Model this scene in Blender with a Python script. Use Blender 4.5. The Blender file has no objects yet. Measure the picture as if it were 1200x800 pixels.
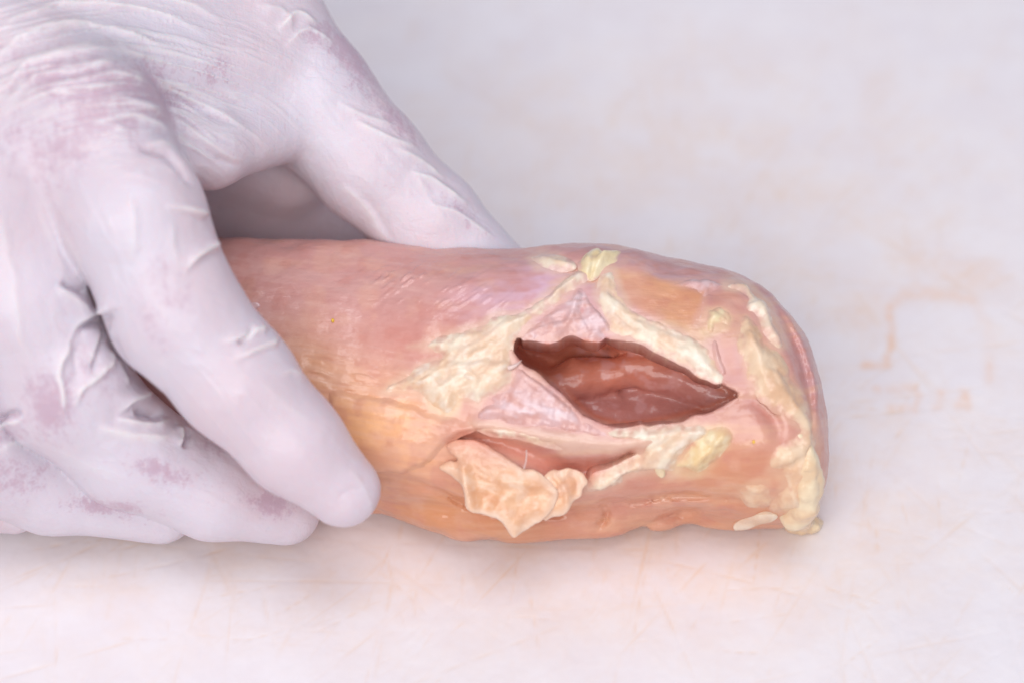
import bpy, math
import numpy as np
from mathutils import Vector

S = bpy.context.scene
COL = S.collection
CM = 0.01                      # the shapes are laid out in centimetres, the scene is in metres

# ------------------------------------------------------------------ camera
ELEV = math.radians(46.0)
DIST = 60.0
LENS = 108.0
TARGET = np.array([0.0, 0.0, 2.0])
FWD = np.array([0.0, math.cos(ELEV), -math.sin(ELEV)])
UP = np.array([0.0, math.sin(ELEV), math.cos(ELEV)])
RIGHT = np.array([1.0, 0.0, 0.0])
CAMP = TARGET - FWD * DIST
FPX = 1200.0 * LENS / 36.0

cam_d = bpy.data.cameras.new('camera')
cam = bpy.data.objects.new('camera', cam_d)
COL.objects.link(cam)
cam.location = Vector(CAMP * CM)
cam.rotation_euler = (math.pi / 2 - ELEV, 0, 0)
cam_d.lens = LENS
cam_d.sensor_width = 36.0
cam_d.clip_start = 0.01
cam_d.clip_end = 50.0
cam_d.dof.use_dof = True
cam_d.dof.focus_distance = (DIST - 2.1) * CM
cam_d.dof.aperture_fstop = 6.8
S.camera = cam

# ------------------------------------------------------------------ light
W = bpy.data.worlds.new('World')
S.world = W
W.use_nodes = True
bg = W.node_tree.nodes['Background']
bg.inputs['Color'].default_value = (0.80, 0.84, 1.0, 1)
bg.inputs['Strength'].default_value = 0.41


def area(name, loc, target, size, power, col):
    d = bpy.data.lights.new(name, 'AREA')
    d.shape = 'RECTANGLE'
    d.size, d.size_y = size
    d.energy = power
    d.color = col
    o = bpy.data.objects.new(name, d)
    COL.objects.link(o)
    o.location = loc
    v = Vector(target) - Vector(loc)
    o.rotation_euler = v.to_track_quat('-Z', 'Y').to_euler()
    return o


area('window_light', (-0.24, -0.95, 0.76), (0.0, -0.01, 0.02), (1.0, 0.7), 9.7, (1.0, 0.965, 0.94))
area('ceiling_light', (0.12, -0.22, 1.5), (0, 0.03, 0), (1.0, 0.9), 10.2, (0.96, 0.95, 1.0))

S.view_settings.view_transform = 'Standard'
S.view_settings.look = 'None'
S.view_settings.exposure = 0.0
S.view_settings.gamma = 1.0
S.view_settings.use_curve_mapping = False
S.render.engine = 'CYCLES'
S.cycles.max_bounces = 8
S.cycles.use_denoising = True
S.cycles.adaptive_threshold = 0.02

# ------------------------------------------------------------------ numeric helpers
F32 = np.float32


def P(u, v, z):
    """the point z centimetres above the board that is seen at pixel u, v of the photograph"""
    d = FWD + RIGHT * (u - 600.0) / FPX - UP * (v - 400.0) / FPX
    return CAMP + d * (z - CAMP[2]) / d[2]


def proj(p):
    q = p - CAMP
    w = q @ FWD
    return 600.0 + FPX * (q @ RIGHT) / w, 400.0 - FPX * (q @ UP) / w


def smin(a, b, k):
    h = np.clip(0.5 + 0.5 * (b - a) / k, 0, 1)
    return b + (a - b) * h - k * h * (1 - h)


def smax(a, b, k):
    return -smin(-a, -b, k)


def sstep(a, b, x):
    t = np.clip((x - a) / (b - a), 0, 1)
    return t * t * (3 - 2 * t)


def cone(p, a, b, ra, rb):
    a = np.asarray(a, float)
    b = np.asarray(b, float)
    ba = b - a
    t = np.clip(((p - a) @ ba) / max(ba @ ba, 1e-9), 0, 1)
    return np.linalg.norm(p - a - t[:, None] * ba, axis=1) - (ra + (rb - ra) * t)


def chain(p, pts):
    f = None
    for (a, ra), (b, rb) in zip(pts[:-1], pts[1:]):
        g = cone(p, a, b, ra, rb)
        f = g if f is None else smin(f, g, 0.25)
    return f


def _h(i, j, k, seed):
    n = (i * 374761393 + j * 668265263 + k * 2147483647 + seed * 1274126177) & 0xFFFFFFFF
    n = ((n ^ (n >> 13)) * 1274126177) & 0xFFFFFFFF
    n = n ^ (n >> 16)
    return (n & 0xFFFF) / 65535.0


def noise(p, scale=1.0, seed=0):
    """value noise, -1..1, p is (n,3) or (n,2)"""
    q = np.asarray(p, float) * scale
    if q.shape[1] == 2:
        q = np.concatenate([q, np.zeros((len(q), 1))], 1)
    i = np.floor(q).astype(np.int64)
    f = q - i
    f = f * f * f * (f * (f * 6 - 15) + 10)
    r = 0
    for dx in (0, 1):
        for dy in (0, 1):
            for dz in (0, 1):
                w = (f[:, 0] if dx else 1 - f[:, 0]) * (f[:, 1] if dy else 1 - f[:, 1]) * (f[:, 2] if dz else 1 - f[:, 2])
                r = r + w * _h(i[:, 0] + dx, i[:, 1] + dy, i[:, 2] + dz, seed)
    return r * 2 - 1


def fbm(p, scale=1.0, seed=0, oct=4, gain=0.5):
    r, a = 0, 1.0
    for o in range(oct):
        r = r + a * noise(p, scale * 2 ** o, seed + o * 17)
        a *= gain
    return r


def polysd(u, v, poly):
    """distance to a closed outline in pixels, positive inside"""
    pts = np.asarray(poly, float)
    d2 = np.full(u.shape, 1e18)
    ins = np.zeros(u.shape, bool)
    n = len(pts)
    for i in range(n):
        ax, ay = pts[i]
        bx, by = pts[(i + 1) % n]
        ex, ey = bx - ax, by - ay
        t = np.clip(((u - ax) * ex + (v - ay) * ey) / (ex * ex + ey * ey + 1e-12), 0, 1)
        d2 = np.minimum(d2, (u - ax - t * ex) ** 2 + (v - ay - t * ey) ** 2)
        if ay != by:
            c = ((ay > v) != (by > v)) & (u < (bx - ax) * (v - ay) / (by - ay) + ax)
            ins ^= c
    d = np.sqrt(d2)
    return np.where(ins, d, -d)


def linesd(u, v, line):
    """unsigned distance, signed side and 0..1 position along an open line in pixels"""
    pts = np.asarray(line, float)
    seg = np.linalg.norm(np.diff(pts, axis=0), axis=1)
    tot = seg.sum()
    best = np.full(u.shape, 1e18)
    side = np.zeros(u.shape)
    pos = np.zeros(u.shape)
    acc = 0
    for i in range(len(pts) - 1):
        ax, ay = pts[i]
        ex, ey = pts[i + 1] - pts[i]
        t = np.clip(((u - ax) * ex + (v - ay) * ey) / (ex * ex + ey * ey + 1e-12), 0, 1)
        d2 = (u - ax - t * ex) ** 2 + (v - ay - t * ey) ** 2
        m = d2 < best
        best = np.where(m, d2, best)
        side = np.where(m, np.sign((u - ax) * ey - (v - ay) * ex), side)
        pos = np.where(m, (acc + t * seg[i]) / tot, pos)
        acc += seg[i]
    return np.sqrt(best), side, pos


def near_line(u, v, line, reach):
    """linesd, worked out only for the points within reach of the line; elsewhere far away"""
    pts = np.asarray(line, float)
    m = (u > pts[:, 0].min() - reach) & (u < pts[:, 0].max() + reach) & (v > pts[:, 1].min() - reach) & (v < pts[:, 1].max() + reach)
    d = np.full(u.shape, 1e3)
    pos = np.zeros(u.shape)
    side = np.zeros(u.shape)
    if m.any():
        d[m], side[m], pos[m] = linesd(u[m], v[m], pts)
    return d, side, pos


def curve(line, n=6):
    """Catmull-Rom through the given points"""
    p = np.asarray(line, float)
    p = np.vstack([2 * p[0] - p[1], p, 2 * p[-1] - p[-2]])
    out = []
    for i in range(1, len(p) - 2):
        for t in np.linspace(0, 1, n, endpoint=False):
            a, b, c, d = p[i - 1], p[i], p[i + 1], p[i + 2]
            out.append(0.5 * (2 * b + (c - a) * t + (2 * a - 5 * b + 4 * c - d) * t * t + (3 * b - a - 3 * c + d) * t ** 3))
    out.append(p[-2])
    return np.array(out)


def blob(u, v, cu, cv, ru, rv, ang=0.0):
    c, s = math.cos(math.radians(ang)), math.sin(math.radians(ang))
    x = ((u - cu) * c + (v - cv) * s) / ru
    y = (-(u - cu) * s + (v - cv) * c) / rv
    return np.exp(-(x * x + y * y))


def surface(f, lo, hi, h, reach=1.25):
    """surface nets over f, evaluated only near its surface; returns vertices and quads"""
    lo = np.asarray(lo, float)
    hi = np.asarray(hi, float)
    B = 6
    nb = np.ceil((hi - lo) / (h * B)).astype(int)
    cx = [lo[a] + (np.arange(nb[a]) + 0.5) * h * B for a in range(3)]
    g = np.stack(np.meshgrid(*cx, indexing='ij'), -1).reshape(-1, 3)
    cf = f(g).reshape(nb)
    near = np.abs(cf) < h * B * reach
    n = nb * B
    Fv = np.repeat(np.repeat(np.repeat(np.where(cf < 0, -1, 1).astype(F32), B, 0), B, 1), B, 2)
    bi = np.argwhere(near)
    off = np.stack(np.meshgrid(*[np.arange(B)] * 3, indexing='ij'), -1).reshape(-1, 3)
    for s in range(0, len(bi), 3000):
        ii = (bi[s:s + 3000, None, :] * B + off[None]).reshape(-1, 3)
        Fv[ii[:, 0], ii[:, 1], ii[:, 2]] = f(lo + (ii + 0.5) * h)
    neg = Fv < 0
    cells = None
    for dx in (0, 1):
        for dy in (0, 1):
            for dz in (0, 1):
                c = neg[dx:n[0] - 1 + dx, dy:n[1] - 1 + dy, dz:n[2] - 1 + dz]
                if cells is None:
                    allv, anyv = c.copy(), c.copy()
                    cells = True
                else:
                    allv &= c
                    anyv |= c
    idx = np.argwhere(anyv & ~allv)
    cor = np.array([(a, b, c) for a in (0, 1) for b in (0, 1) for c in (0, 1)])
    val = np.stack([Fv[idx[:, 0] + c[0], idx[:, 1] + c[1], idx[:, 2] + c[2]] for c in cor], 1)
    acc = np.zeros((len(idx), 3))
    cnt = np.zeros(len(idx))
    for a in range(8):
        for b in range(a + 1, 8):
            if np.abs(cor[a] - cor[b]).sum() != 1:
                continue
            m = (val[:, a] < 0) != (val[:, b] < 0)
            t = val[m, a] / (val[m, a] - val[m, b])
            acc[m] += cor[a] + t[:, None] * (cor[b] - cor[a])
            cnt[m] += 1
    V = lo + (idx + acc / cnt[:, None] + 0.5) * h
    imap = np.full(anyv.shape, -1, np.int32)
    imap[idx[:, 0], idx[:, 1], idx[:, 2]] = np.arange(len(idx))
    quads = []
    for ax in range(3):
        b, c = (ax + 1) % 3, (ax + 2) % 3
        s0 = [slice(None)] * 3
        s1 = [slice(None)] * 3
        s0[ax] = slice(0, n[ax] - 1)
        s1[ax] = slice(1, n[ax])
        x = np.argwhere(neg[tuple(s0)] != neg[tuple(s1)])
        x = x[(x[:, b] > 0) & (x[:, c] > 0) & (x[:, b] < n[b] - 1) & (x[:, c] < n[c] - 1)]
        flip = neg[x[:, 0], x[:, 1], x[:, 2]]
        q = []
        for db, dc in ((1, 1), (0, 1), (0, 0), (1, 0)):
            y = x.copy()
            y[:, b] -= db
            y[:, c] -= dc
            q.append(imap[y[:, 0], y[:, 1], y[:, 2]])
        q = np.stack(q, 1)
        q[~flip] = q[~flip][:, ::-1]
        quads.append(q)
    return V, np.concatenate(quads)


def smooth(V, Q, it=2, lam=0.5):
    a = Q.ravel()
    b = np.roll(Q, -1, 1).ravel()
    i = np.concatenate([a, b])
    j = np.concatenate([b, a])
    deg = np.bincount(i, minlength=len(V)).clip(1)
    for _ in range(it):
        m = np.stack([np.bincount(i, V[j, k], minlength=len(V)) for k in range(3)], 1) / deg[:, None]
        V = V + lam * (m - V)
    return V


def subdivide(V, Q):
    """each quad into four"""
    n = len(V)
    e = np.stack([Q, np.roll(Q, -1, 1)], -1).reshape(-1, 2)
    e.sort(1)
    key = e[:, 0].astype(np.int64) * n + e[:, 1]
    un, inv = np.unique(key, return_inverse=True)
    mid = .5 * (V[un // n] + V[un % n])
    inv = inv.reshape(-1, 4) + n
    c = np.arange(len(Q)) + n + len(un)
    VV = np.concatenate([V, mid, V[Q].mean(1)])
    QQ = np.concatenate([np.stack([Q[:, k], inv[:, k], c, inv[:, k - 1]], 1) for k in range(4)])
    return smooth(VV, QQ, 1, .6), QQ


def normals(V, Q):
    fn = np.cross(V[Q[:, 2]] - V[Q[:, 0]], V[Q[:, 3]] - V[Q[:, 1]])
    N = np.zeros_like(V)
    for k in range(4):
        for c in range(3):
            N[:, c] += np.bincount(Q[:, k], fn[:, c], minlength=len(V))
    return N / np.linalg.norm(N, axis=1, keepdims=True).clip(1e-12)


def mesh_obj(name, V, Q, mat, parent=None, attrs=None):
    me = bpy.data.meshes.new(name)
    V = np.asarray(V, float) * CM
    Q = np.asarray(Q, np.int32)
    k = Q.shape[1]
    me.vertices.add(len(V))
    me.vertices.foreach_set('co', V.astype(F32).ravel())
    me.loops.add(Q.size)
    me.loops.foreach_set('vertex_index', Q.ravel())
    me.polygons.add(len(Q))
    me.polygons.foreach_set('loop_start', np.arange(0, Q.size, k, dtype=np.int32))
    me.polygons.foreach_set('use_smooth', np.ones(len(Q), bool))
    me.update(calc_edges=True)
    me.validate()
    for an, arr in (attrs or {}).items():
        if arr.ndim == 2:
            at = me.attributes.new(an, 'FLOAT_COLOR', 'POINT')
            at.data.foreach_set('color', np.concatenate([arr, np.ones((len(arr), 1))], 1).astype(F32).ravel())
        else:
            at = me.attributes.new(an, 'FLOAT', 'POINT')
            at.data.foreach_set('value', arr.astype(F32))
    me.materials.append(mat)
    o = bpy.data.objects.new(name, me)
    COL.objects.link(o)
    if parent:
        o.parent = parent
        o.matrix_parent_inverse = parent.matrix_basis.inverted()
    return o


def thing(name, loc, label, cat):
    o = bpy.data.objects.new(name, None)
    COL.objects.link(o)
    o.location = Vector(np.asarray(loc, float) * CM)
    o.empty_display_size = 0.02
    o['label'] = label
    o['category'] = cat
    return o


# ------------------------------------------------------------------ materials
class NT:
    def __init__(s, name):
        s.m = bpy.data.materials.new(name)
        s.m.use_nodes = True
        s.t = s.m.node_tree
        s.b = s.t.nodes['Principled BSDF']
        s.tc = s.t.nodes.new('ShaderNodeTexCoord')

    def link(s, a, b):
        s.t.links.new(a, b)

    def n(s, kind, **kw):
        x = s.t.nodes.new(kind)
        for k, v in kw.items():
            setattr(x, k, v)
        return x

    def setin(s, sock, v):
        if hasattr(v, 'is_linked') or isinstance(v, bpy.types.NodeSocket):
            s.link(v, sock)
        else:
            sock.default_value = v

    def math(s, op, a, b=0.0, c=None, clamp=False):
        x = s.n('ShaderNodeMath', operation=op, use_clamp=clamp)
        s.setin(x.inputs[0], a)
        s.setin(x.inputs[1], b)
        if c is not None:
            s.setin(x.inputs[2], c)
        return x.outputs[0]

    def mapping(s, scale, rot=(0, 0, 0), loc=(0, 0, 0), src=None):
        x = s.n('ShaderNodeMapping')
        x.inputs['Scale'].default_value = scale
        x.inputs['Rotation'].default_value = rot
        x.inputs['Location'].default_value = loc
        s.link(src or s.tc.outputs['Object'], x.inputs['Vector'])
        return x.outputs[0]

    def noise(s, scale, detail=3, rough=0.5, vec=None, dist=0.0):
        x = s.n('ShaderNodeTexNoise')
        x.inputs['Scale'].default_value = scale
        x.inputs['Detail'].default_value = detail
        x.inputs['Roughness'].default_value = rough
        x.inputs['Distortion'].default_value = dist
        s.link(vec or s.tc.outputs['Object'], x.inputs['Vector'])
        return x.outputs['Fac']

    def ramp(s, fac, a, b):
        x = s.n('ShaderNodeMapRange', interpolation_type='SMOOTHSTEP')
        s.setin(x.inputs[0], fac)
        x.inputs[1].default_value = a
        x.inputs[2].default_value = b
        return x.outputs[0]

    def mix(s, fac, a, b, mode='MIX'):
        x = s.n('ShaderNodeMix', data_type='RGBA', blend_type=mode)
        s.setin(x.inputs[0], fac)
        s.setin(x.inputs[6], a)
        s.setin(x.inputs[7], b)
        return x.outputs[2]

    def attr(s, name, out='Fac'):
        x = s.n('ShaderNodeAttribute', attribute_name=name)
        return x.outputs[out]

    def bump(s, h, strength, dist):
        x = s.n('ShaderNodeBump')
        x.inputs['Strength'].default_value = strength
        x.inputs['Distance'].default_value = dist
        s.link(h, x.inputs['Height'])
        s.link(x.outputs[0], s.b.inputs['Normal'])
        s.link(x.outputs[0], s.b.inputs['Coat Normal'])
        return x


def rgb(r, g, b):
    """sRGB 0-255 to linear"""
    f = lambda c: (c / 255 / 12.92) if c / 255 <= 0.04045 else ((c / 255 + 0.055) / 1.055) ** 2.4
    return (f(r), f(g), f(b), 1.0)


def wet(nt, sss, radius, rough, coat=0.3, coat_rough=0.15):
    b = nt.b
    b.inputs['Subsurface Weight'].default_value = sss
    b.inputs['Subsurface Radius'].default_value = radius
    b.inputs['Subsurface Scale'].default_value = 1.0
    b.inputs['Roughness'].default_value = rough
    b.inputs['Coat Weight'].default_value = coat
    b.inputs['Coat Roughness'].default_value = coat_rough
    b.inputs['IOR'].default_value = 1.4


def make_board_mat():
    t = NT('white polyethylene')
    stain = t.attr('stain')
    mark = t.attr('mark')
    cut = t.attr('cut')
    cl = t.noise(70, 3, .6)
    c = t.mix(t.ramp(cl, .3, .7), rgb(233, 229, 233), rgb(229, 223, 227))
    c = t.mix(stain, c, rgb(234, 200, 166))
    c = t.mix(cut, c, rgb(224, 184, 140))
    c = t.mix(mark, c, rgb(232, 176, 124))
    t.link(c, t.b.inputs['Base Color'])
    t.b.inputs['Roughness'].default_value = 0.5
    t.b.inputs['IOR'].default_value = 1.45
    return t.m


def make_meat_mat():
    t = NT('raw chicken meat')
    col = t.attr('col', 'Color')
    mott = t.noise(220, 4, 0.6)
    # muscle fibres run along the length of the piece, slightly slanted
    fib = t.noise(1.0, 4, 0.6, t.mapping((160, 900, 900), rot=(0.2, 0.1, 0.35)), 0.4)
    c = t.mix(t.math('MULTIPLY', t.ramp(fib, .4, .75), .07), col, rgb(246, 214, 200))
    c = t.mix(t.math('MULTIPLY', t.ramp(mott, .4, .8), .16), c, rgb(214, 134, 114))
    t.link(c, t.b.inputs['Base Color'])
    wet(t, 0.0, (0.0008, 0.0004, 0.0003), 0.34, 0.5, 0.07)
    t.link(t.math('ADD', 0.28, t.math('MULTIPLY', t.noise(500, 3, .6), .25)), t.b.inputs['Roughness'])
    rel = t.attr('fibre')
    h = t.math('ADD', t.math('MULTIPLY', fib, rel), t.math('ADD', t.math('MULTIPLY', mott, 0.3), t.math('MULTIPLY', t.noise(1300, 2, .5), .14)))
    t.bump(h, 0.6, 0.0005)
    return t.m


def make_fat_mat(name, c1, c2, c3, sss=0.5, rough=0.38, scale=1.0):
    """c1, c2, c3 are painted per piece (see patch); the nodes add fine mottling and the wet surface"""
    t = NT(name)
    t.m['tones'] = [*c1, *c2, *c3]
    col = t.attr('col', 'Color')
    b = t.ramp(t.noise(650, 3, .6), .45, .75)
    c = t.mix(t.math('MULTIPLY', b, .22), col, rgb(*c3))
    t.link(c, t.b.inputs['Base Color'])
    wet(t, 0.0, (0.0007, 0.0005, 0.0003), rough, 0.5, 0.07)
    t.bump(t.noise(800, 4, .6), 0.28, 0.0005)
    return t.m


def make_glove_mat():
    t = NT('white latex')
    cling = t.attr('cling')
    fold = t.attr('fold')
    sp = t.noise(1700, 3, .65)
    sp2 = t.noise(620, 4, .65, t.mapping((1, .5, 1), rot=(.3, .2, .7)))
    mask = t.ramp(t.math('ADD', t.math('ADD', t.math('MULTIPLY', sp, .45), t.math('MULTIPLY', sp2, .55)), t.math('MULTIPLY', cling, .30)), .58, .80)
    soft = t.math('MULTIPLY', cling, .20)
    base = t.mix(t.ramp(t.noise(38, 3, .55), .35, .68), rgb(216, 207, 216), rgb(216, 199, 206))
    base = t.mix(t.math('MULTIPLY', t.ramp(t.noise(260, 3, .6), .55, .75), .25), base, rgb(226, 220, 226))
    c = t.mix(t.math('MULTIPLY', fold, .8), base, rgb(233, 227, 226))  # highlights painted on the fold crests by whitening them
    c = t.mix(t.math('ADD', t.math('MULTIPLY', mask, .55), soft, clamp=True), c, rgb(190, 158, 174))
    t.link(c, t.b.inputs['Base Color'])
    wet(t, 0.30, (0.0040, 0.0016, 0.0012), 0.42, 0.12, 0.3)
    wr = t.noise(1.0, 4, .6, t.mapping((140, 620, 300), rot=(.2, .3, -.75)), .6)
    wr2 = t.noise(1.0, 4, .6, t.mapping((600, 160, 300), rot=(.1, .2, -.35)), .6)
    h = t.math('ADD', t.math('MULTIPLY', sp, .18), t.math('ADD', t.math('MULTIPLY', wr, .7), t.math('MULTIPLY', wr2, .5)))
    t.bump(h, 0.45, 0.0006)
    return t.m


M_board = make_board_mat()
M_meat = make_meat_mat()
M_fat = make_fat_mat('cream chicken fat', (234, 217, 192), (230, 196, 164), (244, 234, 220))
M_fat_y = make_fat_mat('yellow chicken fat', (232, 212, 168), (228, 196, 144), (240, 228, 198))
M_fat_p = make_fat_mat('peach chicken fat', (228, 196, 162), (222, 180, 144), (236, 212, 184), 0.55)
M_yolk = make_fat_mat('yellow speck', (236, 190, 60), (230, 180, 50), (240, 200, 80))
M_skin = make_fat_mat('translucent chicken skin', (228, 180, 142), (222, 166, 124), (242, 216, 194), 0.6)
M_memb = make_fat_mat('pale membrane', (220, 182, 180), (214, 164, 154), (234, 214, 218), 0.5, 0.3)
M_glove = make_glove_mat()

# ------------------------------------------------------------------ cutting board
def board_mesh():
    bw, bd, bh, cr = 62.0, 46.0, 1.6, 2.5
    cx, cy = 1.0, 3.0
    h = 0.044
    x0, x1, y0, y1 = -13.0, 13.0, -9.4, 14.6
    xs = np.arange(x0, x1 + h / 2, h)
    ys = np.arange(y0, y1 + h / 2, h)
    nx, ny = len(xs), len(ys)
    X, Y = np.meshgrid(xs, ys, indexing='ij')
    p = np.stack([X.ravel(), Y.ravel(), 0 * X.ravel()], 1)
    u, v = proj(p)
    rng = np.random.default_rng(7)
    cloud = fbm(p, .16, 3, 4)
    grain = fbm(p, 1.1, 21, 5, .6)
    fine = fbm(p, 5.0, 41, 3, .6)
    # where stains have gathered: round the meat, on the right, along the front
    where = .20 + .75 * blob(u, v, 760, 640, 420, 110) + .55 * blob(u, v, 1060, 380, 230, 190) + .5 * blob(u, v, 800, 180, 320, 110) + .45 * blob(u, v, 180, 680, 330, 90)
    stain = np.clip(where, 0, 1) * (.40 + .60 * sstep(-.9, 1.1, .4 * cloud + .8 * grain)) * (.7 + .3 * sstep(-.8, .9, fine))
    stain = stain * .40
    # knife marks, each one a thin groove that has taken up stain
    G = np.zeros((nx, ny))
    D = np.zeros((nx, ny))

    def scratch(ax, ay, ang, L, w, s, bend):
        n = int(L / (h * .5))
        t = np.linspace(0, 1, n)
        px = ax + np.cos(ang) * L * (t - .5) - np.sin(ang) * bend * (t - .5) ** 2 * L
        py = ay + np.sin(ang) * L * (t - .5) + np.cos(ang) * bend * (t - .5) ** 2 * L
        amp = s * np.sin(np.pi * t) ** .5 * (.55 + .45 * np.sin(t * rng.uniform(5, 40) + rng.uniform(0, 6)))
        i0, j0 = np.floor((px - x0) / h).astype(int), np.floor((py - y0) / h).astype(int)
        for di in (-1, 0, 1, 2):
            for dj in (-1, 0, 1, 2):
                i, j = i0 + di, j0 + dj
                ok = (i >= 0) & (i < nx) & (j >= 0) & (j < ny)
                d2 = (x0 + i * h - px) ** 2 + (y0 + j * h - py) ** 2
                np.maximum.at(G, (i[ok], j[ok]), (amp * np.exp(-d2 / w ** 2))[ok])

    for _ in range(1500):
        k = rng.random()
        ang = math.radians(rng.normal(88, 9) if k < .33 else rng.normal(52, 13) if k < .62 else rng.normal(4, 12) if k < .8 else rng.uniform(0, 180))
        L = rng.lognormal(.75, .65)
        scratch(rng.uniform(x0, x1), rng.uniform(y0, y1), ang, min(L, 11), rng.uniform(.022, .045), rng.uniform(.12, 1) ** 1.7, rng.normal(0, .06))
    for _ in range(26):
        scratch(rng.uniform(-9, 12), rng.uniform(-9, 4), math.radians(rng.normal(80, 30)), rng.uniform(5, 12), rng.uniform(.03, .055), rng.uniform(.45, .8), rng.normal(0, .05))
    cut = G.ravel() * (.20 + .55 * np.clip(where, 0, 1)) * sstep(-.9, .7, grain + .3)
    cut = np.clip(cut * .66, 0, .6)
    # the worn pressed mark near the right-hand side, its grooves holding stain
    mark = np.zeros(len(p))
    uw = u + 3.0 * noise(p, 2.2, 91)
    vw = v + 3.0 * noise(p, 2.2, 92)
    for line, r, w in [([(1045, 362), (1040, 424)], 5.5, 1), ([(1042, 426), (1012, 427)], 5, .95), ([(1045, 362), (1056, 348), (1090, 342), (1140, 352)], 8, .55), ([(1140, 352), (1160, 385), (1160, 440)], 9, .22),
                       ([(1040, 456), (1072, 455), (1077, 466), (1074, 478), (1042, 477)], 5, .6), ([(1026, 455), (1028, 458)], 6, .7), ([(1102, 462), (1100, 476)], 6, .6),
                       ([(1128, 460), (1124, 476), (1133, 477), (1128, 460)], 6, .8), ([(1159, 428), (1160, 442)], 6, .5), ([(1020, 350), (1000, 370)], 16, .25), ([(1080, 310), (1150, 320)], 22, .28)]:
        d, _, _ = near_line(uw, vw, line, 4 * r)
        mark = np.maximum(mark, w * np.exp(-(d / r) ** 2))
    mark = mark * (.6 + .4 * sstep(-.6, .5, fine)) * .50
    inside = polysd(u, v, [(1045, 362), (1056, 348), (1140, 350), (1165, 390), (1160, 470), (1020, 490), (1005, 440)])
    stain *= 1 - .55 * sstep(-5, 20, inside)
    # stained board round the piece, with a painted warm glow in its shadow
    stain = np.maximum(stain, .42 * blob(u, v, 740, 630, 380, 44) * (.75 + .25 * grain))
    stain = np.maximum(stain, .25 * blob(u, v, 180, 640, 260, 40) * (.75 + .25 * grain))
    border = np.minimum.reduce([p[:, 0] - x0, x1 - p[:, 0], p[:, 1] - y0, y1 - p[:, 1]])
    fade = sstep(0, 1.5, border)
    p[:, 2] = (-.010 * G.ravel() - .012 * mark + .0025 * fine) * fade
    stain *= fade
    cut *= fade
    idx = np.arange(nx * ny).reshape(nx, ny)
    q = np.stack([idx[:-1, :-1], idx[1:, :-1], idx[1:, 1:], idx[:-1, 1:]], -1).reshape(-1, 4)
    # the rest of the slab: rounded corners and edges round the worked middle
    prof = [(0.45, 0.0), (0.12, -0.06), (0.0, -0.3), (0.0, -bh + 0.3), (0.12, -bh + 0.06), (0.45, -bh)]
    V = [tuple(r) for r in p]
    n0 = len(V)
    faces = [tuple(int(i) for i in r) for r in q]
    m = 36
    for off, z in prof:
        for k, (sx, sy) in enumerate(((1, 1), (-1, 1), (-1, -1), (1, -1))):
            for j in range(9):
                a = math.pi / 2 * (k + j / 8)
                r = cr - off
                V.append((cx + sx * (bw / 2 - cr) + r * math.cos(a), cy + sy * (bd / 2 - cr) + r * math.sin(a), z))
    for i in range(len(prof) - 1):
        for j in range(m):
            a, b = n0 + i * m + j, n0 + i * m + (j + 1) % m
            faces.append((b, a, a + m, b + m))
    corner = [idx[-1, -1], idx[0, -1], idx[0, 0], idx[-1, 0]]
    sides = [[idx[i, -1] for i in range(nx - 1, -1, -1)], [idx[0, j] for j in range(ny - 1, -1, -1)], [idx[i, 0] for i in range(nx)], [idx[-1, j] for j in range(ny)]]
    for k in range(4):
        arc = [n0 + k * 9 + j for j in range(9)]
        nxt = n0 + ((k + 1) % 4) * 9
        for j in range(8):
            faces.append((int(corner[k]), arc[j], arc[j + 1]))
        faces.append(tuple(int(i) for i in reversed(sides[k])) + (arc[8], nxt))
    faces.append(tuple(reversed(range(n0 + (len(prof) - 1) * m, n0 + len(prof) * m))))
    me = bpy.data.meshes.new('cutting_board')
    me.from_pydata((np.array(V) * CM).tolist(), [], faces)
    me.update()
    for an, arr in (('stain', stain), ('cut', cut), ('mark', mark)):
        at = me.attributes.new(an, 'FLOAT', 'POINT')
        at.data.foreach_set('value', np.concatenate([arr, np.zeros(len(V) - n0)]).astype(F32))
    me.materials.append(M_board)
    me.polygons.foreach_set('use_smooth', np.arange(len(me.polygons)) < len(q))
    o = bpy.data.objects.new('cutting_board', me)
    COL.objects.link(o)
    o['label'] = 'white plastic cutting board with faint orange stains and knife marks'
    o['category'] = 'cutting board'
    return o


board_mesh()

# ------------------------------------------------------------------ chicken: main shape
# stations along the length: pixel x, pixel y of the upper and of the lower outline of the upper muscle, half thickness, tilt
ST = np.array([
    # u,  top, bottom, B,   tilt
    (120, 330, 560, 1.2, 24),
    (180, 292, 572, 1.55, 24),
    (260, 279, 578, 1.75, 24),
    (350, 281, 580, 1.85, 24),
    (440, 288, 585, 1.95, 24),
    (520, 296, 596, 2.05, 24),
    (600, 298, 604, 2.10, 24),
    (690, 292, 600, 2.15, 24),
    (760, 303, 596, 2.15, 24),
    (830, 318, 598, 2.10, 26),
    (890, 330, 606, 2.05, 28),
    (940, 352, 616, 1.95, 30),
    (1000, 372, 622, 1.8, 30),
])


def stations():
    rows = []
    for u, t, b, B, ph in ST:
        ph = math.radians(ph)
        n = UP[1:]                               # (y,z) direction of the picture's vertical
        d = np.array([math.cos(ph), math.sin(ph)])
        e = np.array([-math.sin(ph), math.cos(ph)])
        top = (400 - t) / 60.0
        bot = (400 - b) / 60.0
        half = (top - bot) / 2
        mid = (top + bot) / 2                    # = y*n0 + (z-2)*n1
        A = math.sqrt(max(half ** 2 - (B * (e @ n)) ** 2, 0.3)) / (d @ n)
        zext = math.sqrt((A * d[1]) ** 2 + (B * e[1]) ** 2)
        zc = zext + 0.05
        yc = (mid - (zc - 2) * n[1]) / n[0]
        rows.append(((u - 600) / 60.0, yc, zc, A, B, ph))
    return np.array(rows)


STW = stations()


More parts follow.
